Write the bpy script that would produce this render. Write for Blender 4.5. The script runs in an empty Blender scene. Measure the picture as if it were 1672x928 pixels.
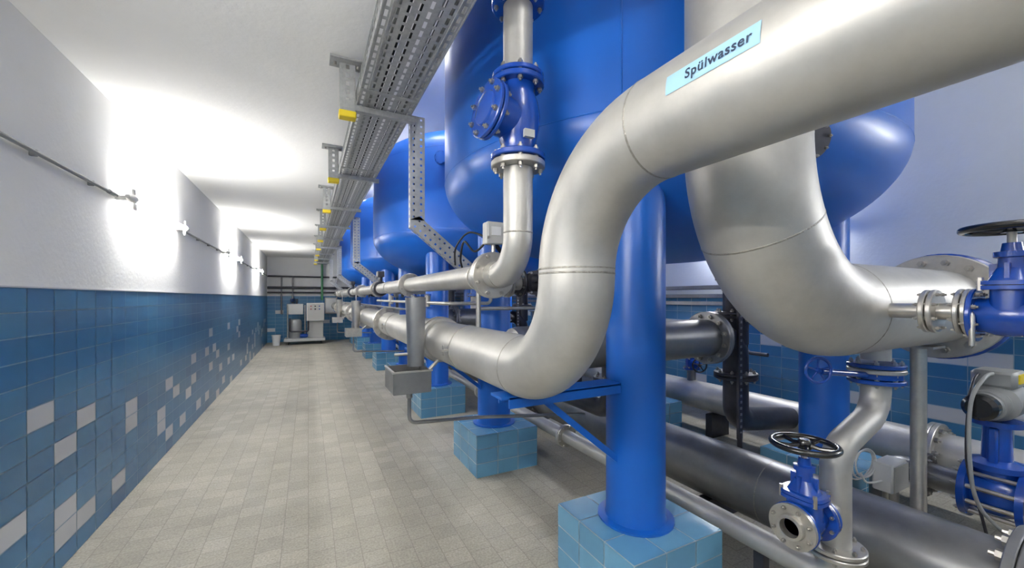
import bpy, math, random
from mathutils import Vector, Matrix
random.seed(7)
V=Vector
scene=bpy.context.scene
scene.view_settings.view_transform='Standard'
scene.view_settings.exposure=0.88

# ------------------------------------------------------------------ materials
def newmat(name,col,metal=0.0,rough=0.5,var=0.0,scale=6.0,bump=0.0,bscale=60.0,rvar=0.0,coat=0.0,emit=None,stretch=None,spec=None):
    m=bpy.data.materials.new(name); m.use_nodes=True
    nt=m.node_tree; N=nt.nodes; L=nt.links; p=N['Principled BSDF']
    p.inputs['Base Color'].default_value=(*col,1); p.inputs['Metallic'].default_value=metal
    p.inputs['Roughness'].default_value=rough
    if coat: p.inputs['Coat Weight'].default_value=coat; p.inputs['Coat Roughness'].default_value=0.2
    if spec is not None: p.inputs['Specular IOR Level'].default_value=spec
    tc=N.new('ShaderNodeTexCoord'); mp=N.new('ShaderNodeMapping'); L.new(tc.outputs['Object'],mp.inputs['Vector'])
    if stretch: mp.inputs['Scale'].default_value=stretch
    if var>0 or rvar>0:
        nz=N.new('ShaderNodeTexNoise'); nz.inputs['Scale'].default_value=scale; nz.inputs['Detail'].default_value=7
        nz.inputs['Roughness'].default_value=0.65
        L.new(mp.outputs[0],nz.inputs['Vector'])
        if var>0:
            cr=N.new('ShaderNodeValToRGB'); cr.color_ramp.elements[0].position=.3; cr.color_ramp.elements[1].position=.7
            cr.color_ramp.elements[0].color=(*[c*(1-var) for c in col],1); cr.color_ramp.elements[1].color=(*[min(1,c*(1+var*.6)) for c in col],1)
            L.new(nz.outputs['Fac'],cr.inputs[0]); L.new(cr.outputs[0],p.inputs['Base Color'])
        if rvar>0:
            mr=N.new('ShaderNodeMapRange'); mr.inputs['To Min'].default_value=max(0.02,rough-rvar); mr.inputs['To Max'].default_value=rough+rvar
            L.new(nz.outputs['Fac'],mr.inputs['Value']); L.new(mr.outputs[0],p.inputs['Roughness'])
    if bump>0:
        n2=N.new('ShaderNodeTexNoise'); n2.inputs['Scale'].default_value=bscale; n2.inputs['Detail'].default_value=4
        bp=N.new('ShaderNodeBump'); bp.inputs['Strength'].default_value=bump; bp.inputs['Distance'].default_value=.01
        L.new(tc.outputs['Object'],n2.inputs['Vector']); L.new(n2.outputs['Fac'],bp.inputs['Height']); L.new(bp.outputs[0],p.inputs['Normal'])
    if emit:
        p.inputs['Emission Color'].default_value=(*emit[0],1); p.inputs['Emission Strength'].default_value=emit[1]
    return m
M={}
M['steel']=newmat('stainless_pipe_steel',(.525,.512,.48),.58,.48,var=.17,scale=4,rvar=.09,bump=.06,bscale=35)
M['steel2']=newmat('bright_flange_steel',(.55,.53,.49),.8,.36,var=.15,scale=18)
M['steeld']=newmat('dull_pipe_steel',(.30,.30,.305),.8,.38,var=.22,scale=4,rvar=.1)
M['dark']=newmat('dark_painted_steel',(.05,.05,.062),.4,.4,var=.25,scale=10)
M['bolt']=newmat('zinc_bolt',(.44,.42,.39),.9,.32)
M['weld']=newmat('weld_seam',(.36,.34,.30),.7,.42,var=.3,scale=60,bump=.4,bscale=200)
M['galv']=newmat('galvanised_sheet',(.42,.43,.43),.6,.45,var=.2,scale=30)
M['blue']=newmat('blue_tank_paint',(.004,.110,.50),0,.38,var=.07,scale=1.2,coat=.1,bump=.02,bscale=8)
M['vblue']=newmat('valve_blue_enamel',(.004,.052,.33),0,.27,coat=.4,var=.08,scale=8)
M['black']=newmat('black_enamel',(.006,.006,.007),0,.22,coat=.4)
M['rubber']=newmat('black_rubber',(.010,.010,.011),0,.55)
M['yellow']=newmat('yellow_end_cap',(.80,.60,.02),0,.45)
M['white']=newmat('white_painted_sheet',(.74,.74,.72),0,.4,var=.04,scale=4)
M['plast']=newmat('grey_plastic',(.28,.29,.29),0,.45)
M['cabinet']=newmat('cabinet_grey',(.48,.48,.46),0,.4)
M['plaster']=newmat('white_plaster',(.87,.865,.85),0,.8,var=.03,scale=1.5,bump=.22,bscale=30)
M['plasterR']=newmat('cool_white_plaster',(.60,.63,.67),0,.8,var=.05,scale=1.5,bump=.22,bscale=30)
M['grout']=newmat('tile_grout',(.36,.49,.58),0,.8)
M['pgrout']=newmat('plinth_grout',(.46,.56,.62),0,.8)
M['t0']=newmat('wall_tile_deep_blue',(.038,.165,.345),0,.28,var=.05,scale=3,coat=.08)
M['t1']=newmat('wall_tile_blue',(.052,.203,.385),0,.28,var=.05,scale=3,coat=.08)
M['t2']=newmat('wall_tile_soft_blue',(.060,.222,.405),0,.28,var=.05,scale=3,coat=.08)
M['tw']=newmat('wall_tile_white',(.64,.65,.66),0,.28,coat=.08)
M['p0']=newmat('plinth_tile_blue',(.115,.31,.50),0,.25,var=.08,scale=4,coat=.2)
M['p1']=newmat('plinth_tile_light_blue',(.14,.355,.545),0,.25,var=.08,scale=4,coat=.2)
M['label']=newmat('light_blue_label',(.33,.56,.74),0,.4)
M['ink']=newmat('label_ink',(.010,.025,.06),0,.5)
M['tube']=newmat('fluorescent_tube',(1,1,1),0,.4,emit=((1.0,.985,.955),92))
M['tubeR']=newmat('fluorescent_tube_cool',(1,1,1),0,.4,emit=((.985,.99,1.0),80))
M['green']=newmat('green_pipe_paint',(.05,.25,.10),0,.4)
M['red']=newmat('red_paint',(.35,.02,.02),0,.4)

def floor_mat():
    m=bpy.data.materials.new('floor_tiles'); m.use_nodes=True; nt=m.node_tree; N=nt.nodes; L=nt.links; p=N['Principled BSDF']
    tc=N.new('ShaderNodeTexCoord'); b=N.new('ShaderNodeTexBrick'); b.offset=0.5; b.offset_frequency=2; b.squash=1.0
    b.inputs['Scale'].default_value=1; b.inputs['Brick Width'].default_value=.15; b.inputs['Row Height'].default_value=.15
    b.inputs['Mortar Size'].default_value=.0026; b.inputs['Mortar Smooth'].default_value=.3
    b.inputs['Color1'].default_value=(.445,.415,.34,1); b.inputs['Color2'].default_value=(.375,.35,.285,1); b.inputs['Mortar'].default_value=(.29,.265,.215,1)
    mp=N.new('ShaderNodeMapping'); mp.inputs['Rotation'].default_value=(0,0,math.radians(90))
    L.new(tc.outputs['Object'],mp.inputs['Vector']); L.new(mp.outputs[0],b.inputs['Vector'])
    nz=N.new('ShaderNodeTexNoise'); nz.inputs['Scale'].default_value=1.3; nz.inputs['Detail'].default_value=8; nz.inputs['Roughness'].default_value=.7
    L.new(tc.outputs['Object'],nz.inputs['Vector'])
    n3=N.new('ShaderNodeTexNoise'); n3.inputs['Scale'].default_value=80; n3.inputs['Detail'].default_value=4; L.new(tc.outputs['Object'],n3.inputs['Vector'])
    r1=N.new('ShaderNodeMapRange'); r1.inputs['From Min'].default_value=.3; r1.inputs['From Max'].default_value=.7; r1.inputs['To Min'].default_value=.80; r1.inputs['To Max'].default_value=1.1
    L.new(nz.outputs['Fac'],r1.inputs['Value'])
    r2=N.new('ShaderNodeMapRange'); r2.inputs['From Min'].default_value=.3; r2.inputs['From Max'].default_value=.7; r2.inputs['To Min'].default_value=.76; r2.inputs['To Max'].default_value=1.18
    L.new(n3.outputs['Fac'],r2.inputs['Value'])
    mu=N.new('ShaderNodeMath'); mu.operation='MULTIPLY'; L.new(r1.outputs[0],mu.inputs[0]); L.new(r2.outputs[0],mu.inputs[1])
    vm=N.new('ShaderNodeVectorMath'); vm.operation='SCALE'; L.new(b.outputs['Color'],vm.inputs[0]); L.new(mu.outputs[0],vm.inputs['Scale'])
    L.new(vm.outputs[0],p.inputs['Base Color']); p.inputs['Roughness'].default_value=.6
    bp=N.new('ShaderNodeBump'); bp.inputs['Strength'].default_value=.35; bp.inputs['Distance'].default_value=.004; bp.invert=True
    L.new(b.outputs['Fac'],bp.inputs['Height']); L.new(bp.outputs[0],p.inputs['Normal'])
    return m
M['floor']=floor_mat()

# ------------------------------------------------------------------ mesh builder
def basis(ax):
    ax=V(ax).normalized()
    ref=V((0,0,1)) if abs(ax.z)<.9 else V((1,0,0))
    u=ref.cross(ax).normalized(); v=ax.cross(u).normalized()
    return ax,u,v
class B:
    def __init__(s,name): s.name=name; s.v=[]; s.f=[]; s.m=[]; s.mats=[]
    def mi(s,k):
        if k not in s.mats: s.mats.append(k)
        return s.mats.index(k)
    def quadgrid(s,rings,k,closed_u=True,closed_v=False,cap0=False,cap1=False):
        base=len(s.v); n=len(rings[0]); mi=s.mi(k)
        for r in rings: s.v+= [tuple(p) for p in r]
        R=len(rings)
        for i in range(R if closed_v else R-1):
            a=base+i*n; b=base+((i+1)%R)*n
            for j in range(n if closed_u else n-1):
                j2=(j+1)%n
                s.f.append((a+j,a+j2,b+j2,b+j)); s.m.append(mi)
        if cap0: s.f.append(tuple(base+j for j in range(n-1,-1,-1))); s.m.append(mi)
        if cap1: s.f.append(tuple(base+(R-1)*n+j for j in range(n))); s.m.append(mi)
    def lathe(s,o,ax,prof,k,seg=32,capa=True,capb=True):
        o=V(o); ax,u,v=basis(ax); rings=[]
        for r,h in prof:
            r=max(r,1e-4)
            rings.append([o+ax*h+(u*math.cos(2*math.pi*j/seg)+v*math.sin(2*math.pi*j/seg))*r for j in range(seg)])
        s.quadgrid(rings,k,cap0=capa,cap1=capb)
    def cyl(s,p0,p1,r,k,seg=20,r2=None):
        p0=V(p0);p1=V(p1); d=p1-p0
        s.lathe(p0,d,[(r,0),(r if r2 is None else r2,d.length)],k,seg)
    def tube(s,path,r,k,seg=28,cap=True,closed=False):
        path=[V(p) for p in path]; n=len(path); rings=[]
        t0=(path[1]-path[0]).normalized(); _,u,v=basis(t0)
        for i,p in enumerate(path):
            if closed: t=(path[(i+1)%n]-path[i-1]).normalized()
            else:
                a=path[max(i-1,0)]; b=path[min(i+1,n-1)]; t=(b-a).normalized()
            u=(u-t*u.dot(t)).normalized(); v=t.cross(u).normalized()
            rr=r[i] if isinstance(r,(list,tuple)) else r
            rings.append([p+(u*math.cos(2*math.pi*j/seg)+v*math.sin(2*math.pi*j/seg))*rr for j in range(seg)])
        s.quadgrid(rings,k,closed_v=closed,cap0=cap and not closed,cap1=cap and not closed)
    def ring(s,o,ax,R,r,k,seg=36,seg2=10):
        o=V(o); ax,u,v=basis(ax)
        s.tube([o+(u*math.cos(2*math.pi*j/seg)+v*math.sin(2*math.pi*j/seg))*R for j in range(seg)],r,k,seg=seg2,closed=True)
    def box(s,c,sz,k,rot=None,bev=0.0):
        c=V(c); hx,hy,hz=[a/2 for a in sz]; R=rot if rot else Matrix.Identity(3)
        mi=s.mi(k)
        if bev<=0:
            base=len(s.v)
            for x in(-hx,hx):
                for y in(-hy,hy):
                    for z in(-hz,hz): s.v.append(tuple(c+R@V((x,y,z))))
            for f in((0,1,3,2),(4,6,7,5),(0,4,5,1),(2,3,7,6),(0,2,6,4),(1,5,7,3)):
                s.f.append(tuple(base+i for i in f)); s.m.append(mi)
        else:
            b=min(bev,hx*.9,hy*.9,hz*.9)
            def loop(z,ins):
                x=hx-ins;y=hy-ins;q=max(b-ins,0.0005)
                pts=[(x-q,-y),(x,-y+q),(x,y-q),(x-q,y),(-x+q,y),(-x,y-q),(-x,-y+q),(-x+q,-y)]
                return [c+R@V((a,d,z)) for a,d in pts]
            s.quadgrid([loop(-hz,b*.7),loop(-hz+b*.7,0),loop(hz-b*.7,0),loop(hz,b*.7)],k,cap0=True,cap1=True)
    def quad(s,a,b,c,d,k):
        base=len(s.v); s.v+=[tuple(a),tuple(b),tuple(c),tuple(d)]; s.f.append((base,base+1,base+2,base+3)); s.m.append(s.mi(k))
    def bolts(s,o,ax,R,n,br,h0,h1,k='bolt',ph=.5):
        o=V(o); ax,u,v=basis(ax)
        for i in range(n):
            a=2*math.pi*(i+ph)/n; c=o+(u*math.cos(a)+v*math.sin(a))*R
            s.lathe(c,ax,[(br,h0),(br,h1)],k,6)
            s.lathe(c,ax,[(br*.5,h0-br*.8),(br*.5,h1+br*.8)],k,8)
    def flange(s,o,ax,R,th,nb,k,rin=None,bk='bolt',bolt=True):
        e=min(.004,th*.2)
        s.lathe(o,ax,[(R*.5,-th/2),(R-e,-th/2),(R,-th/2+e),(R,th/2-e),(R-e,th/2),(R*.5,th/2)],k,40)
        if bolt: s.bolts(o,ax,R*.83,nb,R*.085,-th/2-R*.07,th/2+R*.07,bk)
    def pair(s,o,ax,R,th,nb,k1,k2=None,gap=.004):
        o=V(o); a=V(ax).normalized()
        s.flange(o-a*(th/2+gap/2),ax,R,th,nb,k1,bolt=False); s.flange(o+a*(th/2+gap/2),ax,R,th,nb,k2 or k1,bolt=False)
        s.lathe(o,ax,[(R*.7,-gap/2),(R*.7,gap/2)],'rubber',24)
        s.bolts(o,ax,R*.83,nb,R*.085,-th-gap-R*.08,th+gap+R*.08)
    def weld(s,o,ax,r,k='weld'):
        s.lathe(o,ax,[(r-.001,-.005),(r+.0014,-.002),(r+.0014,.002),(r-.001,.005)],k,48)
    def wheel(s,o,ax,R,k='black',rim=None,sp=5):
        rim=rim or R*.10; o=V(o); a,u,v=basis(ax)
        s.ring(o,ax,R-rim,rim,k,40,12)
        s.lathe(o-a*R*.12,a,[(R*.2,0),(R*.2,R*.22),(R*.14,R*.3)],k,16)
        for i in range(sp):
            an=2*math.pi*i/sp+.3; d=u*math.cos(an)+v*math.sin(an)
            s.tube([o+d*R*.12,o+d*R*.45-a*R*.05,o+d*(R-rim*1.2)],[R*.09,R*.065,R*.075],k,seg=8)
    def gate(s,c,flow,stem,r,ff,FR,H,WR,nb=8,k='vblue',wk='black'):
        c=V(c); fa=V(flow).normalized(); sa=V(stem).normalized(); th=FR*.16
        s.lathe(c,fa,[(r*1.15,-ff/2),(r*1.15,-ff*.32),(r*1.32,-ff*.18),(r*1.36,0),(r*1.32,ff*.18),(r*1.15,ff*.32),(r*1.15,ff/2)],k,28)
        for sg in(-1,1):
            s.flange(c+fa*sg*(ff/2-th/2),fa,FR,th,nb,k,bolt=False)
            s.bolts(c+fa*sg*(ff/2-th/2),fa,FR*.83,nb,FR*.085,-th*1.1,th*1.1)
        q=fa.cross(sa)
        Rm=Matrix((fa,q,sa)).transposed()
        def oval(h0,h1,a0,b0,a1,b1):
            rings=[]
            for h,a,b_ in((h0,a0,b0),(h1,a1,b1)):
                rings.append([c+sa*h+fa*a*math.copysign(abs(math.cos(t))**.6,math.cos(t))+q*b_*math.copysign(abs(math.sin(t))**.6,math.sin(t)) for t in [2*math.pi*i/28 for i in range(28)]])
            s.quadgrid(rings,k,cap0=True,cap1=True)
        oval(0,H*.31,r*.85,r*1.3,r*.85,r*1.25)
        oval(H*.30,H*.345,r*1.4,r*1.65,r*1.4,r*1.65); oval(H*.355,H*.40,r*1.4,r*1.65,r*1.4,r*1.65)
        for a_ in(-1,1):
            for b_ in(-1,1): s.lathe(c+sa*H*.42+fa*a_*r*1.05+q*b_*r*1.3,sa,[(r*.17,-H*.13),(r*.17,H*.02)],'bolt',6)
        oval(H*.40,H*.55,r*.95,r*1.15,r*.6,r*.65)
        s.lathe(c+sa*H*.5,sa,[(r*.62,0),(r*.6,H*.16),(r*.8,H*.17),(r*.8,H*.23),(r*.5,H*.24),(r*.42,H*.33)],k,24)
        s.box(c+sa*H*.50,(r*1.9,r*.22,H*.2),k,Rm); s.box(c+sa*H*.50,(r*.22,r*2.1,H*.2),k,Rm)
        s.cyl(c+sa*H*.8,c+sa*H*1.06,r*.22,'steel2',12)
        s.wheel(c+sa*H,sa,WR,wk)
    def perf(s,o,U,W,lu,lv,cu,cv,k,su=.62,sv=.34,stag=True):
        o=V(o);U=V(U).normalized();W=V(W).normalized(); nu=max(1,round(lu/cu)); nv=max(1,round(lv/cv)); cu=lu/nu; cv=lv/nv
        for j in range(nv):
            off=cu/2 if (stag and j%2) else 0
            for i in range(nu):
                a0=i*cu+off; a1=min(a0+cu,lu)
                if i==0 and off>0: s.quad(o+W*j*cv,o+U*off+W*j*cv,o+U*off+W*(j+1)*cv,o+W*(j+1)*cv,k)
                b0=j*cv;b1=b0+cv
                P=lambda a,b:o+U*a+W*b
                if a1-a0<cu*.9: s.quad(P(a0,b0),P(a1,b0),P(a1,b1),P(a0,b1),k); continue
                ia0=a0+cu*(1-su)/2; ia1=a0+cu*(1+su)/2; ib0=b0+cv*(1-sv)/2; ib1=b0+cv*(1+sv)/2
                s.quad(P(a0,b0),P(a1,b0),P(ia1,ib0),P(ia0,ib0),k); s.quad(P(a1,b0),P(a1,b1),P(ia1,ib1),P(ia1,ib0),k)
                s.quad(P(a1,b1),P(a0,b1),P(ia0,ib1),P(ia1,ib1),k); s.quad(P(a0,b1),P(a0,b0),P(ia0,ib0),P(ia0,ib1),k)
    def tiles(s,o,U,W,nu,nv,tw,th,fn,gap=.006,lift=.003):
        o=V(o);U=V(U).normalized();W=V(W).normalized();n=U.cross(W).normalized()*lift; g=gap/2
        for i in range(nu):
            for j in range(nv):
                a0=i*tw+g;a1=(i+1)*tw-g;b0=j*th+g;b1=(j+1)*th-g
                s.quad(o+U*a0+W*b0+n,o+U*a1+W*b0+n,o+U*a1+W*b1+n,o+U*a0+W*b1+n,fn(i,j))
    def done(s,ang=38):
        me=bpy.data.meshes.new(s.name); me.from_pydata(s.v,[],s.f)
        for k in s.mats: me.materials.append(M[k])
        me.polygons.foreach_set('material_index',s.m); me.polygons.foreach_set('use_smooth',[True]*len(s.f)); me.update()
        me.set_sharp_from_angle(angle=math.radians(ang))
        ob=bpy.data.objects.new(s.name,me); scene.collection.objects.link(ob); return ob
def bend(pts,R,n=14):
    pts=[V(p) for p in pts]; out=[pts[0]]
    for i in range(1,len(pts)-1):
        p=pts[i]; a=(pts[i-1]-p).normalized(); b=(pts[i+1]-p).normalized()
        r=R[i-1] if isinstance(R,(list,tuple)) else R
        ang=a.angle(b)
        if abs(ang-math.pi)<.01: out.append(p); continue
        d=r/math.tan(ang/2); c=p+(a+b).normalized()*(r/math.sin(ang/2))
        s0=p+a*d-c; s1=p+b*d-c; tot=s0.angle(s1); axn=s0.cross(s1).normalized()
        for j in range(n+1): out.append(c+Matrix.Rotation(tot*j/n,3,axn)@s0)
    out.append(pts[-1]); return out

# ------------------------------------------------------------------ room
XL,XR,YN,YF,ZC,ZH,ZT=-1.3,5.0,-3.0,16.4,3.05,5.0,1.65
EDGE=.72
b=B('floor'); b.box(((XL+XR)/2,(YN+YF)/2,-.1),(XR-XL+.4,YF-YN+.4,.2),'floor'); b.done()
TR=ZT/13
pat={(3.04,5),(3.28,7),(3.53,6),(3.28,10),(3.28,11),(3.53,11),(2.8,9),(2.55,6),(4.03,11),(4.28,7),(4.28,8),(5.3,7),(5.05,10),(5.3,11),(5.05,9),(5.55,8),(6.05,9),(6.3,8),(5.8,11)}
white=set((round((y-YN)/.25),r) for y,r in pat)
def wt(seed,ymin,prob):
    rnd=random.Random(seed)
    def fn(i,j):
        row=12-j
        if seed==1:
            if (i,row) in white: return 'tw'
            y=YN+i*.25
            if y>6 and row>=4 and rnd.random()<prob*(1 if row>5 else .5): return 'tw'
            if y<2.0 and row>=5 and rnd.random()<.08: return 'tw'
        else:
            if row>=3 and rnd.random()<prob: return 'tw'
        q=rnd.random()
        if row<4: return 't0' if q<.75 else 't1'
        return 't0' if q<.05 else ('t1' if q<.6 else 't2')
    return fn
b=B('wall_left'); b.box((XL-.1,(YN+YF)/2,ZC/2),(.2,YF-YN,ZC),'plaster'); 
b.box((XL-.001,(YN+YF)/2,ZT/2),(.006,YF-YN,ZT),'grout')
n=int(round((YF-YN)/.25)); tw=(YF-YN)/n
b.tiles((XL+.002,YN,0),(0,1,0),(0,0,1),n,13,tw,TR,wt(1,6,.15),gap=.007); b.box((XL+.004,(YN+YF)/2,ZT+.004),(.012,YF-YN,.008),'tw'); b.done()
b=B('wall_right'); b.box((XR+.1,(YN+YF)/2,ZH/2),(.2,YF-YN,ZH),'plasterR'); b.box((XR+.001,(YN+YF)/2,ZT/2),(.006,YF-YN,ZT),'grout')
b.tiles((XR-.002,YF,0),(0,-1,0),(0,0,1),n,13,tw,TR,wt(2,0,.14)); b.done()
b=B('wall_far'); b.box(((XL+XR)/2,YF+.1,ZH/2),(XR-XL,.2,ZH),'plaster'); b.box(((XL+XR)/2,YF+.001,ZT/2),(XR-XL,.006,ZT),'grout')
b.tiles((XL,YF-.002,0),(1,0,0),(0,0,1),25,13,(XR-XL)/25,TR,wt(3,0,.14)); b.done()
b=B('wall_near'); b.box(((XL+XR)/2,YN-.1,ZH/2),(XR-XL,.2,ZH),'plaster'); b.box(((XL+XR)/2,YN-.001,ZT/2),(XR-XL,.006,ZT),'grout')
b.tiles((XR,YN+.002,0),(-1,0,0),(0,0,1),25,13,(XR-XL)/25,TR,wt(4,0,.14)); b.done()
b=B('ceiling'); b.box(((XL+EDGE)/2-.1,(YN+YF)/2,ZC+.1),(EDGE-XL+.2,YF-YN,.2),'plaster')
b.box((EDGE-.075,(YN+YF)/2,(ZC+.2+ZH)/2),(.15,YF-YN,ZH-ZC-.2),'plaster')
b.box(((EDGE+XR)/2,(YN+YF)/2,ZH+.1),(XR-EDGE+.4,YF-YN,.2),'plaster'); b.done()

# ------------------------------------------------------------------ plinths
LX=(1.63,3.62); PH=.375
def plinth(x,y):
    b=B('tiled_plinth'); w=.62; h=w/2
    b.box((x,y,PH/2-.002),(w-.004,w-.004,PH-.004),'pgrout')
    rnd=random.Random(int(x*100+y*10)); fn=lambda i,j:'p0' if rnd.random()<.5 else 'p1'
    b.tiles((x-h,y+h,0),(0,-1,0),(0,0,1),3,3,w/3,PH/3,fn,lift=.001)
    b.tiles((x-h,y-h,0),(1,0,0),(0,0,1),3,3,w/3,PH/3,fn,lift=.001)
    b.tiles((x+h,y-h,0),(0,1,0),(0,0,1),3,3,w/3,PH/3,fn,lift=.001)
    b.tiles((x+h,y+h,0),(-1,0,0),(0,0,1),3,3,w/3,PH/3,fn,lift=.001)
    b.tiles((x-h,y-h,PH-.003),(1,0,0),(0,1,0),3,3,w/3,w/3,fn,lift=.003)
    b.done()
TY=[2.61+3.84*k for k in range(4)]; TX=2.62; TRD=1.71
for k,yc in enumerate(TY):
    for dy in(-.95,.95):
        for x in LX:
            if yc+dy<16.0: plinth(x,yc+dy)
# ------------------------------------------------------------------ tanks
for k,yc in enumerate(TY):
    b=B('water_filter_tank')
    prof=[]; H=.60; z0=2.52
    for i in range(0,25):
        t=math.pi/2*(1-i/24)
        prof.append((TRD*max(math.cos(t),0)**.66 if i else 0.001, z0-H*math.sin(t)**1.15))
    prof+= [(TRD,3.2),(TRD,3.64)]
    for i in range(1,17):
        t=math.pi/2*i/16; prof.append((TRD*max(math.cos(t),0.0001)**.7, 3.65+.48*math.sin(t)**1.1))
    b.lathe((TX,yc,0),(0,0,1),prof,'blue',96)
    for z in(2.52,3.62): b.lathe((TX,yc,z),(0,0,1),[(TRD-.002,-.006),(TRD+.0025,0),(TRD-.002,.006)],'blue',96)
    a0=math.radians(222); p=V((TX+math.cos(a0)*TRD,yc+math.sin(a0)*TRD,0))
    b.cyl(p+V((0,0,2.52)),p+V((0,0,3.6)),.005,'blue',6)
    for dy in(-.95,.95):
        for x in LX:
            b.lathe((x,yc+dy,PH),(0,0,1),[(.205,0),(.205,.012),(.165,.014),(.16,.03),(.16,1.95)],'blue',40)
    b.lathe((TX,yc,1.62),(0,0,1),[(.11,0),(.11,.32)],'blue',28); b.flange((TX,yc,1.64),(0,0,1),.18,.03,8,'blue')
    # drain nozzle on the lower knuckle
    d=V((-.25,-.90,-.35)).normalized(); o=V((TX-.45,yc-1.45,2.40))
    b.lathe(o,d,[(.05,-.1),(.05,.14)],'blue',24); b.pair(o+d*.15,d,.085,.02,8,'steel2','dark')
    if k>0:
        d=V((-.60,-.80,0)).normalized(); o=V((TX,yc,3.42))
        b.lathe(o+d*(TRD-.03),d,[(.05,0),(.05,.12)],'blue',28); b.flange(o+d*(TRD+.09),d,.09,.025,8,'blue',bk='blue'); b.flange(o+d*(TRD+.118),d,.09,.022,8,'blue',bk='blue')
    b.done()
    b=B('tank_outlet_pipe')
    b.tube(bend([(TX,yc,1.62),(TX,yc,1.27),(TX,yc-.45,1.27)],.18),.11,'steeld')
    yy=yc-.45
    b.cyl((1.15,yy,1.27),(2.94,yy,1.27),.15,'steeld',32)
    b.pair((2.92,yy,1.27),(1,0,0),.215,.028,12,'steeld','steeld'); b.pair((2.05,yy,1.27),(1,0,0),.215,.028,12,'steeld')
    b.lathe((1.15,yy,1.27),(-1,0,0),[(.15,0),(.14,.04),(.08,.07),(0,.08)],'steeld',32)
    b.tube(bend([(2.94,yy,1.27),(3.28,yy,1.27),(3.28,yy,.55),(4.15,yy,.44)],[.2,.15]),.10,'dark')
    b.pair((3.28,yy,.93),(0,0,1),.17,.025,8,'dark'); b.pair((3.28,yy,1.45),(0,0,1),.17,.025,8,'dark')
    b.cyl((3.28,yy,1.2),(3.28,yy,1.75),.10,'dark'); b.lathe((3.28,yy,1.75),(0,0,1),[(.16,0),(.16,.03),(.05,.05)],'dark',24)
    b.box((3.12,yy-.14,1.05),(.05,.02,1.2),'dark')
    for i in range(22): b.box((3.12,yy-.152,.5+.05*i),(.02,.006,.02),'steeld')
    b.cyl((3.12,yy-.14,0),(3.12,yy-.14,.5),.02,'dark')
    b.tube(bend([(1.9,yy,1.14),(1.9,yy,.80),(1.9,yy+.6,.80)],.14),.07,'dark',24); b.pair((1.9,yy,1.02),(0,0,1),.13,.02,8,'dark')
    b.lathe((1.55,yy-.02,1.02),(0,0,1),[(.05,0),(.06,.03),(.06,.1)],'dark',16)
    b.done()
    b=B('branch_gate_valve')
    b.gate((1.38,yc-.2,1.70),(1,0,0),(0,-1,0),.05,.17,.10,.26,.085,8,'dark','black')
    b.cyl((1.20,yc-.2,1.70),(1.30,yc-.2,1.70),.05,'steel'); b.tube(bend([(1.46,yc-.2,1.70),(1.75,yc-.2,1.70),(1.75,yc-.2,2.15)],.09),.05,'steel')
    b.pair((1.20,yc-.2,1.70),(1,0,0),.10,.018,8,'steel2')
    b.done()

# ------------------------------------------------------------------ big rinse water pipe (A)
AX=.87; ZA=1.29; ZB=2.07; YV=1.18; RA=.1375; RE=.39
b=B('rinse_water_pipe')
b.tube(bend([(AX,15.6,ZA),(AX,YV,ZA),(AX,YV,ZB),(AX,-2.98,ZB)],[RE*.999,RE*.999],20),RA,'steel',48)
b.weld((AX,YV,ZA+RE+.022),(0,0,1),RA); b.weld((AX,YV,ZA+RE+.005),(0,0,1),RA)
b.weld((AX,YV+RE,ZA),(0,1,0),RA); b.weld((AX,YV-RE,ZB),(0,1,0),RA)
b.lathe((AX,2.86,ZA),(0,1,0),[(RA,-.09),(RA+.02,-.085),(RA+.022,-.02),(RA+.03,-.02),(RA+.03,.02),(RA+.022,.02),(RA+.02,.085),(RA,.09)],'steel',40)
b.box((AX-.16,2.86,ZA+.03),(.03,.05,.05),'bolt')
for y in(2.25,4.4,8.2,12.0):
    b.lathe((AX,y,ZA),(0,1,0),[(RA,-.018),(RA+.005,-.018),(RA+.005,.018),(RA,.018)],'steel2',40)
    b.box((AX-RA-.02,y,ZA),(.05,.03,.012),'steel2'); b.cyl((AX-RA-.03,y,ZA-.03),(AX-RA-.03,y,ZA+.03),.006,'bolt',8)
for y in(4.9,6.9,8.8,10.9,12.8):
    b.pair((AX,y,ZA),(0,1,0),.2,.026,12,'steel2')
b.done()
def cylpt(s,t,rr,yc=.55,th=.12): 
    a=th+t/RA; return V((AX-rr*math.cos(a),yc-s,ZB+rr*math.sin(a)))
b=B('pipe_label'); rows=8; cols=2
rings=[]
for j in range(rows+1):
    t=-.022+.044*j/rows; rings.append([cylpt(-.10,t,RA+.0012),cylpt(.115,t,RA+.0012)])
b.quadgrid(rings,'label',closed_u=False)
lab=b.done()
cu=bpy.data.curves.new('txt','FONT'); cu.body='Spülwasser'; cu.size=.030; cu.align_x='CENTER'; cu.align_y='CENTER'; cu.offset=.0006; cu.resolution_u=4; cu.space_character=1.10
to=bpy.data.objects.new('txt',cu); scene.collection.objects.link(to); bpy.context.view_layer.update()
dg=bpy.context.evaluated_depsgraph_get(); me=bpy.data.meshes.new_from_object(to.evaluated_get(dg)); bpy.data.objects.remove(to)
for v in me.vertices: v.co=cylpt(v.co.x+.026,v.co.y,RA+.0024)
me.materials.clear(); me.materials.append(M['ink']); me.name='lettering'
tob=bpy.data.objects.new('lettering',me); scene.collection.objects.link(tob); tob.parent=lab

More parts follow.
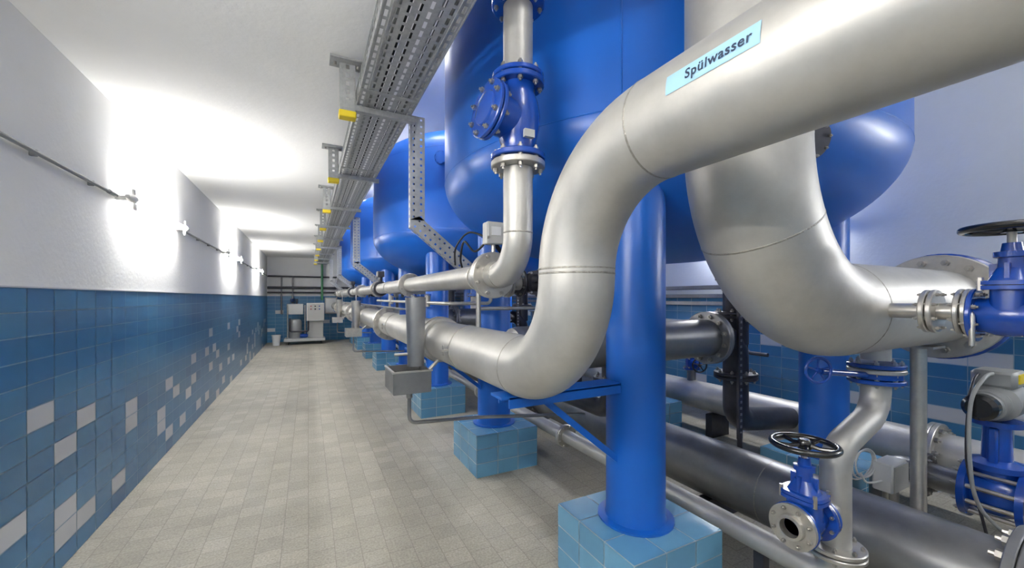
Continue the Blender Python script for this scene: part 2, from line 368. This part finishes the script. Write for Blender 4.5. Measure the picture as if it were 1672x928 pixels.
for yc in TY:
    for dy in(-.95,.95):
        y=yc+dy; b=B('pipe_support_bracket'); zt=ZA-RA-.004
        b.box((1.12,y,zt-.006),(.70,.12,.012),'blue'); b.box((1.14,y-.055,zt-.03),(.66,.010,.05),'blue'); b.box((1.14,y+.055,zt-.03),(.66,.010,.05),'blue')
        p0=V((1.02,y,zt-.05)); p1=V((1.49,y,.72)); d=p1-p0
        Rm=Matrix((d.normalized(),V((0,1,0)),d.normalized().cross(V((0,1,0))))).transposed()
        b.box((p0+p1)/2,(d.length,.05,.010),'blue',Rm); b.box((p0+p1)/2+V((0,-.025,0)),(d.length,.008,.032),'blue',Rm)
        b.done()

# ------------------------------------------------------------------ big supply pipe (B)
b=B('raw_water_pipe'); RB=.203; BX,BY,BZ=1.42,.90,1.55
b.tube(bend([(BX,BY,4.98),(BX,BY,BZ),(3.14,BY,BZ)],.61,24),RB,'steel',56)
b.weld((BX,BY,BZ+.61),(0,0,1),RB); b.weld((BX+.61,BY,BZ),(1,0,0),RB)
c45=V((BX+.61-.61*math.cos(math.radians(30)),BY,BZ+.61-.61*math.sin(math.radians(30))))
b.weld(c45,(math.sin(math.radians(30)),0,-math.cos(math.radians(30))),RB)
b.flange((3.16,BY,BZ),(1,0,0),.29,.04,16,'steel2',bolt=False)
b.lathe((3.19,BY,BZ),(1,0,0),[(.27,0),(.30,.02),(.30,.08),(.27,.1)],'vblue',40)
b.flange((3.32,BY,BZ),(1,0,0),.29,.04,16,'steel2',bolt=False)
b.bolts((3.24,BY,BZ),(1,0,0),.245,16,.018,-.125,.125)
b.cyl((3.3,BY,BZ),(4.98,BY,BZ),RB,'steel',48)
SX,SZ=2.02,1.55
b.cyl((SX,.74,SZ),(SX,.60,SZ),.028,'steel2',24)
b.done()
b=B('handwheel_gate_valve')
b.pair((SX,.585,SZ),(0,1,0),.078,.016,8,'steel2')
b.cyl((SX,.57,SZ),(SX,.50,SZ),.03,'steel2')
b.pair((SX,.50,SZ),(0,1,0),.08,.014,8,'steel2','steel2')
b.gate((SX,.40,SZ-.01),(0,1,0),(0,0,1),.050,.17,.09,.285,.12,8)
b.tube(bend([(SX-.02,.50,SZ+.0),(SX-.07,.47,SZ+.0),(SX-.07,.47,SZ-.11)],.02,6),.008,'steel2',10)
b.cyl((SX,.315,SZ-.01),(SX,.20,SZ-.01),.03,'steel2'); b.pair((SX,.30,SZ-.01),(0,1,0),.08,.014,8,'steel2')
b.tube(bend([(SX,.20,SZ-.01),(SX,.10,SZ-.01),(SX,.10,.0)],.06),.03,'steel2')
b.done()

b=B('offset_drain_pipe')
DX0,DX1=2.44,2.06
b.cyl((DX0,BY,BZ-.17),(DX0,BY,1.30),.057,'steel',28)
b.pair((DX0,BY,1.262),(0,0,1),.11,.02,8,'steel2','vblue')
b.lathe((DX0,BY,1.235),(0,0,1),[(.10,-.02),(.10,.01)],'vblue',28)
b.flange((DX0,BY,1.20),(0,0,1),.11,.02,8,'vblue')
b.tube(bend([(DX0,BY,1.21),(DX0,BY,1.05),(DX1,BY,.93),(DX1,BY,.50)],[.15,.13],12),.057,'steel',32)
b.pair((DX1,BY,.50),(0,0,1),.11,.02,8,'steel2')
b.cyl((2.34,BY,1.235),(2.06,.955,1.265),.014,'vblue'); b.wheel((2.05,.96,1.27),(-.55,-1,0),.062,'vblue')
b.cyl((DX1,BY,.68),(DX1-.14,BY,.68),.042,'steel',24)
b.done()
b=B('open_ended_gate_valve')
cx=DX1-.245; VZ=.68
b.pair((DX1-.15,BY,VZ),(1,0,0),.085,.014,8,'steel2','vblue')
b.gate((cx,BY,VZ),(1,0,0),(0,0,1),.048,.16,.09,.315,.125,8)
b.lathe((cx-.09,BY,VZ),(-1,0,0),[(.03,-.02),(.088,-.02),(.088,.004),(.05,.004),(.048,.02),(.036,.022),(.034,-.02)],'steel2',36,capa=False,capb=False)
b.cyl((cx-.075,BY,VZ),(cx-.08,BY,VZ),.034,'rubber'); b.bolts((cx-.09,BY,VZ),(1,0,0),.072,8,.0085,-.016,.03)
b.done()
b=B('floor_rinse_pipe'); FX,FZ=2.06,.355
b.tube(bend([(FX,16.0,FZ),(FX,BY,FZ),(FX,BY,.49)],.10),.057,'steel',28)
for y in(2.0,2.95,4.9,6.8,8.7): b.pair((FX,y,FZ),(0,1,0),.10,.018,8,'steel2') if y>2.5 else b.weld((FX,y,FZ),(0,1,0),.057)
for y in(1.1,6.5,10.5,14.5): b.box((FX,y+.12,.15),(.05,.05,.3),'dark')
b.done()
b=B('drain_header_pipe'); EX,EZ,ER=2.66,.34,.203
b.cyl((EX,16.2,EZ),(EX,-2.95,EZ),ER,'steeld',48)
for y in(.48,4.3,8.1,12): b.pair((EX,y,EZ),(0,1,0),.29,.035,16,'steeld')
b.weld((EX,1.5,EZ),(0,1,0),ER)
for y in(1.9,5.7,9.5,13.3): b.box((EX,y,.08),(.4,.08,.16),'dark')
b.done()
b=B('filtered_water_pipe'); b.cyl((4.22,16.2,.42),(4.22,-2.95,.42),.163,'steel',40)
for y in(1.2,4.0,7.9,11.7): b.pair((4.22,y,.42),(0,1,0),.23,.03,12,'steel2')
for y in(.5,3,6,9,12,15): b.box((4.22,y,.13),(.3,.08,.26),'dark')
b.done()
b=B('steel_support_post'); b.cyl((2.93,.9,0),(2.93,.9,1.34),.033,'steel2',28); b.box((2.93,.9,.01),(.12,.12,.02),'steel2'); b.box((2.93,.9,1.338),(.16,.16,.012),'steel2'); b.done()

b=B('motor_actuated_valve')
IX,IZ=3.42,.50; AY=.73
b.tube(bend([(IX,1.22,.0),(IX,1.22,IZ),(IX,-1.2,IZ),(IX,-1.2,0)],.12),.075,'steeld',28)
b.pair((IX,1.02,IZ),(0,1,0),.13,.02,8,'dark'); 
b.lathe((IX,AY,IZ),(0,1,0),[(.16,-.12),(.16,-.09),(.10,-.08),(.12,-.03),(.12,.03),(.10,.08),(.16,.09),(.16,.12)],'vblue',32)
b.bolts((IX,AY,IZ),(0,1,0),.135,10,.012,-.14,.14)
b.lathe((IX,AY,IZ),(0,0,1),[(.09,0),(.085,.14),(.12,.15),(.12,.18),(.06,.2),(.055,.38),(.1,.39),(.1,.42)],'vblue',28)
b.box((IX,AY,IZ+.28),(.17,.04,.2),'vblue',bev=.01)
b.lathe((IX,AY,1.02),(-1,0,0),[(.09,-.16),(.10,-.15),(.10,.06),(.075,.08),(.07,.09),(.07,.20),(.06,.22)],'plast',28)
for i in range(6): b.lathe((IX-.10-.018*i,AY,1.02),(-1,0,0),[(.078,0),(.078,.006)],'plast',24)
b.lathe((IX,AY,1.02),(-1,0,0),[(.06,.22),(.068,.225),(.068,.28),(.05,.30)],'black',24)
b.box((IX+.02,AY,1.15),(.20,.17,.09),'plast',bev=.02); b.box((IX,AY-.088,1.16),(.1,.006,.05),'yellow')
b.wheel((IX,AY-.17,1.02),(0,1,0),.075,'black'); b.cyl((IX,AY,1.02),(IX,AY-.19,1.02),.03,'plast')
b.done()
def hose(b,pts,r,k,seg=10):
    pts=[V(p) for p in pts]; out=[]
    P=[pts[0]]+pts+[pts[-1]]
    for i in range(1,len(P)-2):
        for j in range(8):
            t=j/8; a,c,d,e=P[i-1],P[i],P[i+1],P[i+2]
            out.append(.5*((2*c)+(d-a)*t+(2*a-5*c+4*d-e)*t*t+(3*c-a-3*d+e)*t**3))
    out.append(pts[-1]); b.tube(out,r,k,seg)
b=B('power_cable')
hose(b,[(3.36,AY,1.18),(3.22,AY,1.17),(3.10,AY+.02,1.05),(3.08,AY+.02,.75),(3.14,AY,.5),(3.26,AY-.1,.3),(3.26,AY-.2,.02)],.009,'plast')
hose(b,[(3.38,AY+.05,1.18),(3.26,AY+.05,1.14),(3.14,AY+.04,1.0),(3.13,AY+.04,.7),(3.2,AY,.4),(3.26,AY-.05,.02)],.007,'dark')
b.done()
b=B('junction_box_with_cable'); b.box((3.16,1.10,.52),(.2,.10,.17),'white',bev=.01); b.box((3.16,1.045,.52),(.18,.006,.15),'cabinet'); b.cyl((3.16,1.12,0),(3.16,1.12,.45),.015,'steel2')
b.box((3.16,1.12,.005),(.1,.1,.01),'steel2')
for q in range(3):
    b.ring((2.99,1.15+q*.012,.60-q*.01),(.2,1,.1*q),.085+q*.006,.005,'white',28,8)
hose(b,[(3.06,1.1,.5),(2.98,1.14,.49),(2.93,1.15,.55)],.006,'white'); b.done()
b=B('wall_cable_tray'); ya,yb=1.35,YF-.2
for z in(1.72,1.60,1.50): b.box((XR-.10,(ya+yb)/2,z),(.12,yb-ya,.02),'dark'); b.box((XR-.16,(ya+yb)/2,z+.02),(.01,yb-ya,.05),'steeld')
for i in range(10): b.box((XR-.05,1.6+i*1.5,1.6),(.1,.04,.35),'galv')
b.done()
for y in(2.9,6.8,10.6):
    b=B('wall_drain_pipe')
    b.tube(bend([(4.6,y,1.3),(4.6,y,.95),(4.6,y-.25,.95)],.06),.022,'dark',12); b.cyl((4.6,y,1.3),(4.98,y,1.3),.022,'dark',12)
    b.done()
# blue isolating valves standing on the filtered water pipe
for y in(3.35,7.2,11.0):
    b=B('handwheel_gate_valve')
    b.cyl((4.22,y,.57),(4.22,y,.72),.05,'steeld'); b.gate((4.22,y,.80),(0,0,1),(-.5,-.87,0),.05,.17,.10,.24,.09,8)
    b.cyl((4.22,y,.88),(4.22,y,1.30),.05,'steeld'); b.lathe((4.22,y,1.30),(0,0,1),[(.10,0),(.10,.02),(.03,.03)],'steeld',24)
    b.done()

# ------------------------------------------------------------------ check valve riser (H)
HX,HY,HZ,HR=.885,1.66,1.72,.07
b=B('riser_pipe_with_check_valve')
b.tube(bend([(HX,HY,2.23),(HX,HY,HZ),(HX,15.6,HZ)],.185,16),HR,'steel',36)
b.weld((HX,HY,HZ+.185),(0,0,1),HR); b.weld((HX,HY+.185,HZ),(0,1,0),HR)
b.pair((HX,1.95,HZ),(0,1,0),.125,.022,8,'steel2')
for y in(3.9,5.85,7.8,9.7,11.6,13.5): b.pair((HX,y,HZ),(0,1,0),.115,.02,8,'steel2')
for y in(5.70,9.55): b.lathe((HX,y,HZ),(0,1,0),[(.1,-.06),(.1,.06)],'dark',28); b.cyl((HX,y,HZ),(HX,y,HZ+.17),.03,'dark'); b.box((HX,y,HZ+.2),(.09,.14,.08),'dark',bev=.01)
b.flange((HX,HY,2.225),(0,0,1),.128,.03,8,'steel2',bolt=False); b.flange((HX,HY,2.262),(0,0,1),.128,.026,8,'vblue',bolt=False)
b.lathe((HX,HY,2.245),(0,0,1),[(.10,-.006),(.10,.006)],'rubber',28)
b.bolts((HX,HY,2.2435),(0,0,1),.106,8,.012,-.05,.045)
b.lathe((HX,HY,2.27),(0,0,1),[(.078,0),(.074,.03),(.088,.07),(.102,.13),(.105,.19),(.095,.25),(.080,.29),(.082,.345)],'vblue',36)
b.flange((HX,HY,2.61),(0,0,1),.125,.026,8,'vblue',bolt=False); b.flange((HX,HY,2.64),(0,0,1),.122,.022,8,'vblue',bolt=False)
b.bolts((HX,HY,2.625),(0,0,1),.104,8,.012,-.04,.04)
bd=V((-.95,-.12,.14)).normalized(); bo=V((HX,HY,2.425))
b.lathe(bo,bd,[(.092,0),(.094,.10),(.10,.145)],'vblue',32)
b.flange(bo+bd*.150,bd,.132,.020,8,'vblue',bolt=False); b.flange(bo+bd*.173,bd,.132,.018,8,'vblue',bolt=False)
b.bolts(bo+bd*.162,bd,.112,8,.012,-.035,.032)
b.lathe(bo+bd*.180,bd,[(.08,0),(.075,.012),(.04,.02)],'vblue',28)
b.box((HX-.0,HY-.105,2.34),(.05,.02,.035),'cabinet')
b.cyl((HX,HY,2.64),(HX,HY,2.99),HR,'steel',36)
b.pair((HX,HY,3.0),(0,0,1),.125,.022,8,'vblue','steel2')
b.cyl((HX,HY,3.02),(HX,HY,4.98),HR,'steel',36)
for y in(2.15,5.0,8.8,12.6):
    b.cyl((HX,y,ZA+RA),(HX,y,HZ-HR),.014,'steel2',12); b.ring((HX,y,HZ),(0,1,0),HR+.004,.006,'steel2',28,6)
b.done()

b=B('sampling_line')
b.cyl((.95,2.3,1.53),(1.35,2.3,1.53),.012,'steel2',12)
b.tube(bend([(.80,5.4,1.56),(.80,2.5,1.56),(1.12,2.5,1.56),(1.12,2.5,1.75)],.03,6),.012,'steel2',12)
for y in(2.95,3.4,4.4): b.cyl((.80,y,1.53),(.80,y,1.62),.02,'bolt',10); b.box((.80,y-.03,1.62),(.015,.09,.012),'vblue')
b.tube(bend([(.72,9,1.50),(.72,3.2,1.50),(.72,3.2,1.43)],.02,6),.01,'dark',10)
b.done()
b=B('sensor_junction_box'); b.box((.98,2.15,1.98),(.11,.08,.13),'cabinet',bev=.008); b.box((.98,2.108,1.99),(.06,.006,.05),'white'); b.cyl((.98,2.15,1.92),(.98,2.15,1.79),.012,'steel2')
b.cyl((.93,2.108,1.95),(.93,2.10,1.95),.008,'bolt',8)
hose(b,[(.98,2.15,1.92),(1.08,2.2,1.86),(1.2,2.35,1.93),(1.3,2.38,1.84)],.008,'rubber')
hose(b,[(.94,2.17,1.93),(.90,2.25,1.88),(.87,2.35,1.95),(.90,2.5,1.86),(.95,2.6,1.80)],.007,'rubber')
hose(b,[(.94,2.17,1.96),(.88,2.3,2.0),(.84,2.42,1.92),(.88,2.55,1.82)],.006,'rubber')
hose(b,[(1.0,2.15,1.92),(1.10,2.2,1.83),(1.15,2.25,1.9),(1.22,2.3,1.84)],.008,'rubber'); b.done()

b=B('sampling_basin')
cx,cy=.655,2.74
rings=[]
for z,r in((1.14,.064),(1.30,.068),(1.50,.076),(1.60,.080)):
    rings.append([V((cx+r*math.cos(a),cy-.06+r*.8*math.sin(a),z)) for a in [math.radians(60+240*i/18) for i in range(19)]])
b.quadgrid(rings,'steeld',closed_u=False)
b.quadgrid([[p+V((.004,0,0)) for p in r] for r in rings],'steeld',closed_u=False)
b.box((cx-.085,cy-.03,1.50),(.05,.012,.03),'vblue'); b.cyl((cx-.06,cy-.06,1.22),(cx-.15,cy-.06,1.22),.01,'steel2',10)
bx,by,bz=.60,2.72,1.05; w,d,h=.24,.30,.14
b.box((bx,by,bz-h/2),(w,d,.006),'steeld')
for sx in(-1,1): b.box((bx+sx*w/2,by,bz),(.006,d,h),'steeld')
for sy in(-1,1): b.box((bx,by+sy*d/2,bz),(w,.006,h),'steeld')
b.box((bx,by-d/2,bz+h/2),(w+.02,.014,.01),'steel2'); b.box((bx-w/2,by,bz+h/2),(.014,d+.02,.01),'steel2')
b.cyl((bx+.12,by,bz+.02),(AX-.05,by,ZA-RA+.01),.012,'steel2')
b.tube(bend([(bx,by-.05,bz-h/2),(bx,by-.05,.76),(1.10,by-.05,.73),(1.9,by-.25,.70)],.05,8),.0125,'steeld',14)
b.cyl((bx,by-.05,bz-h/2),(bx,by-.05,bz-h/2-.05),.02,'steel2',14)
b.done()
for y in(6.6,10.4):
    b=B('sampling_basin')
    b.box((.62,y,1.0),(.22,.26,.006),'steel2')
    for sx in(-1,1): b.box((.62+sx*.11,y,1.06),(.006,.26,.12),'steel2')
    for sy in(-1,1): b.box((.62,y+sy*.13,1.06),(.22,.006,.12),'steel2')
    b.lathe((.66,y,1.13),(0,0,1),[(.05,0),(.07,.42)],'steel2',18,capb=False)
    b.tube(bend([(.62,y,1.0),(.62,y,.76),(1.4,y,.72)],.04,6),.013,'steeld',12)
    b.cyl((.7,y,1.06),(AX-.05,y,ZA-RA+.01),.012,'steel2'); b.done()

# ------------------------------------------------------------------ cable tray and hangers
b=B('perforated_cable_tray'); tx0,tx1,tz=.27,.60,2.80; ty0,ty1=-2.6,15.9
b.perf((tx0,ty0,tz),(0,1,0),(1,0,0),ty1-ty0,tx1-tx0,.066,.041,'galv',.68,.36)
b.perf((tx0,ty0,tz),(0,1,0),(0,0,1),ty1-ty0,.085,.066,.0425,'galv',.68,.36)
b.perf((tx1,ty0,tz),(0,1,0),(0,0,1),ty1-ty0,.085,.066,.0425,'galv',.68,.36)
for x in(tx0,tx1):
    b.box((x,(ty0+ty1)/2,tz),(.006,ty1-ty0,.006),'galv'); b.box((x,(ty0+ty1)/2,tz+.085),(.014,ty1-ty0,.006),'galv')
for x in(.31,.56): b.box((x,(ty0+ty1)/2,tz-.002),(.006,ty1-ty0,.004),'galv')
y=ty0+.4
while y<ty1:
    b.box(((tx0+tx1)/2,y,tz-.003),(tx1-tx0,.03,.004),'galv'); b.box((tx0-.003,y+.1,tz+.04),(.004,.16,.06),'galv'); y+=1.54
for x in(.34,.37,.40,.43,.49,.52,.55): b.cyl((x,ty0,tz+.018),(x,ty1,tz+.018),.012,'rubber' if x in(.37,.43,.52) else 'plast',8)
b.done()
for i in range(-2,10):
    y=2.64+1.54*i
    if y>15.8: continue
    b=B('ceiling_tray_hanger'); hx=.215
    b.box((hx-.01,y,ZC-.006),(.18,.12,.012),'galv')
    for sx in(-1,1): b.box((hx+sx*.042,y+.015,(ZC+2.74)/2),(.005,.05,ZC-2.74),'galv')
    b.perf((hx-.042,y-.01,2.74),(0,0,1),(1,0,0),ZC-2.746,.084,.05,.084,'galv',.5,.25,False)
    b.box((hx,y+.01,2.728),(.10,.07,.04),'yellow',bev=.006)
    b.box((hx+.21,y+.01,2.778),(.42,.045,.035),'galv'); b.box((hx+.01,y+.01,2.778),(.06,.06,.06),'galv')
    for sx in(-.07,.06): b.cyl((hx+sx,y,ZC-.03),(hx+sx,y,ZC-.006),.009,'bolt',6)
    b.done()
for k,yc in enumerate(TY):
    b=B('perforated_cable_drop'); y=yc+.10; x0=.615; W=.10
    b.perf((x0,y,2.13),(0,0,1),(1,0,0),.71,W,.045,W/2,'galv',.30,.28,False)
    d=V((.42,0,-.335)).normalized(); nrm=V((.335,0,.42)).normalized()
    b.perf(V((x0,y,2.08)),d,nrm,.50,W,.045,W/2,'galv',.30,.28,False)
    b.quad((x0,y,2.08),tuple(V((x0,y,2.08))+nrm*W),(x0+W,y,2.13),(x0,y,2.13),'galv')
    for o,dd,L in((V((x0,y,2.08)),V((0,0,1)),.76),(V((x0+W,y,2.13)),V((0,0,1)),.71)):
        b.perf(o,dd,(0,1,0),L,.05,.05,.05,'galv',.4,.3,False)
    for o in(V((x0,y,2.08)),V((x0,y,2.08))+nrm*W): b.perf(o,d,(0,1,0),.50,.05,.05,.05,'galv',.4,.3,False)
    for q in(.035,.062): b.tube(bend([(x0+q,y+.025,2.80),(x0+q,y+.025,2.13),(x0+q+.36,y+.025,1.84)],.05,6),.006,'rubber',8)
    b.done()

# ------------------------------------------------------------------ wall lights + conduit
LZ=2.36
for y0 in [-0.1,4.02,8.14,12.26]:
    b=B('fluorescent_wall_light'); x=XL+.095
    b.cyl((x,y0+.06,LZ),(x,y0+1.5,LZ),.019,'tube',14)
    for yy,s in((y0,1),(y0+1.56,-1)):
        b.lathe((x,yy+s*.07,LZ),(0,-s,0),[(.028,0),(.032,.05),(.026,.08),(.014,.14)],'white',18)
        b.box((XL+.035,yy+s*.03,LZ),(.07,.05,.035),'white',bev=.006)
        b.box((x,yy+s*.06,LZ+.05),(.02,.035,.06),'white',bev=.006); b.box((x,yy+s*.085,LZ-.05),(.02,.035,.06),'white',bev=.006)
    b.box((XL+.012,y0+.78,LZ),(.024,1.3,.03),'white')
    b.done()
b=B('wall_conduit')
for a,c in [(YN+.02,-.2),(1.56,3.96),(5.66,8.08),(9.78,12.2),(13.9,YF-.02)]:
    b.cyl((XL+.03,a,LZ),(XL+.03,c,LZ),.011,'plast',12)
    y=a+.2
    while y<c: 
        b.box((XL+.016,y,LZ),(.032,.018,.034),'plast',bev=.004); y+=.62
    b.cyl((XL+.03,c-.12,LZ),(XL+.03,c,LZ),.015,'plast',12)
b.done()
for y0 in(-1.5,2.2,6.2,10.2):
    b=B('fluorescent_wall_light'); x=XR-.08; z=2.35
    b.cyl((x,y0,z),(x,y0+1.5,z),.019,'tubeR',14); b.box((XR-.02,y0+.75,z),(.04,1.6,.04),'white')
    for yy in(y0-.03,y0+1.53): b.box((XR-.05,yy,z),(.1,.06,.06),'white',bev=.01)
    b.done()
for y0 in(-1.6,4.0,8.0,12.0):
    b=B('added_fill_light');  # added tubes on the hall ceiling, out of view, to light it from above
    b.cyl((1.1,y0,ZH-.09),(1.1,y0+1.5,ZH-.09),.019,'tubeR',14); b.box((1.1,y0+.75,ZH-.03),(.1,1.6,.06),'white')
    for yy in(y0-.02,y0+1.52): b.box((1.1,yy,ZH-.07),(.06,.04,.08),'white')
    b.done()
b=B('added_fill_light')  # added fill tube behind the camera, evens out the near light
b.cyl((-.7,-1.4,ZC-.09),(.8-.4,-1.4,ZC-.09),.019,'tube',14); b.box((-.15,-1.4,ZC-.03),(1.3,.1,.06),'white')
for xx in(-.72,.42): b.box((xx,-1.4,ZC-.07),(.04,.06,.08),'white')
b.done()

# ------------------------------------------------------------------ far end
b=B('dosing_unit'); mx,my=-.10,15.5
b.box((mx,my,.16),(1.25,.7,.10),'cabinet',bev=.02)
for sx in(-.5,.5):
    for sy in(-.25,.25): b.lathe((mx+sx-.02,my+sy,.055),(1,0,0),[(.05,0),(.05,.04)],'rubber',16); b.box((mx+sx,my+sy,.1),(.03,.03,.05),'steel2')
b.box((mx+.32,my-.1,1.10),(.55,.3,.62),'white',bev=.015)
b.box((mx+.32,my-.256,1.10),(.5,.006,.57),'cabinet')
for i in range(3):
    for j in range(2): b.cyl((mx+.18+.13*i,my-.262,1.2+.1*j),(mx+.18+.13*i,my-.275,1.2+.1*j),.022,('red','black','vblue')[i],12)
b.box((mx+.32,my+.1,.5),(.5,.4,.6),'cabinet',bev=.02)
b.lathe((mx-.3,my,.22),(0,0,1),[(.2,0),(.2,.55),(.15,.62),(.08,.64)],'plast',24)
b.box((mx-.3,my-.05,1.2),(.5,.3,.36),'cabinet',bev=.02)
b.cyl((mx-.52,my-.25,.2),(mx-.52,my-.25,1.35),.02,'steel2'); b.cyl((mx,my-.25,.2),(mx,my-.25,1.35),.02,'steel2')
b.tube(bend([(mx-.45,my-.3,.9),(mx-.45,my-.3,.45),(mx+.1,my-.3,.45),(mx+.1,my-.3,.8)],.05,6),.025,'dark',12)
b.lathe((mx-.15,my-.25,.3),(1,0,0),[(.07,0),(.07,.2),(.04,.24)],'vblue',16)
b.cyl((mx-.25,my,1.38),(mx-.25,my,1.55),.03,'dark')
b.done()
b=B('waste_bin'); b.lathe((-.95,15.3,0),(0,0,1),[(.10,0),(.13,.32),(.14,.33),(.14,.35),(.12,.35)],'white',24); b.done()
b=B('far_wall_pipes')
for z,r in((2.35,.03),(1.95,.045),(1.78,.03)):
    b.cyl((XL+.02,YF-.15,z),(2.2,YF-.15,z),r,'dark',14)
    for x in(-1.1,-.2,.7): b.box((x,YF-.08,z),(.04,.16,.04),'dark'); 
for x in(-.85,-.5,.95): b.cyl((x,YF-.15,1.0),(x,YF-.15,2.35),.025,'steeld',12)
b.cyl((.45,YF-.2,1.5),(.45,YF-.2,2.9),.04,'green',14)
b.gate((-.5,YF-.15,1.5),(0,0,1),(0,-1,0),.04,.14,.08,.2,.07)
b.done()
b=B('wall_control_panel'); b.box((.75,YF-.12,1.3),(.4,.22,.6),'cabinet',bev=.01); b.box((.75,YF-.235,1.3),(.34,.01,.52),'white'); b.done()

# ------------------------------------------------------------------ world + camera
w=bpy.data.worlds.new('World'); scene.world=w; w.use_nodes=True
w.node_tree.nodes['Background'].inputs[0].default_value=(.8,.85,1,1); w.node_tree.nodes['Background'].inputs[1].default_value=.3
cam=bpy.data.cameras.new('Camera'); co=bpy.data.objects.new('Camera',cam); scene.collection.objects.link(co)
co.location=(0,0,1.6); co.rotation_euler=(math.radians(90),0,math.radians(-27.2))
cam.sensor_width=36; cam.lens=36*647/1672; cam.shift_y=22/1672; cam.clip_start=.02
scene.camera=co
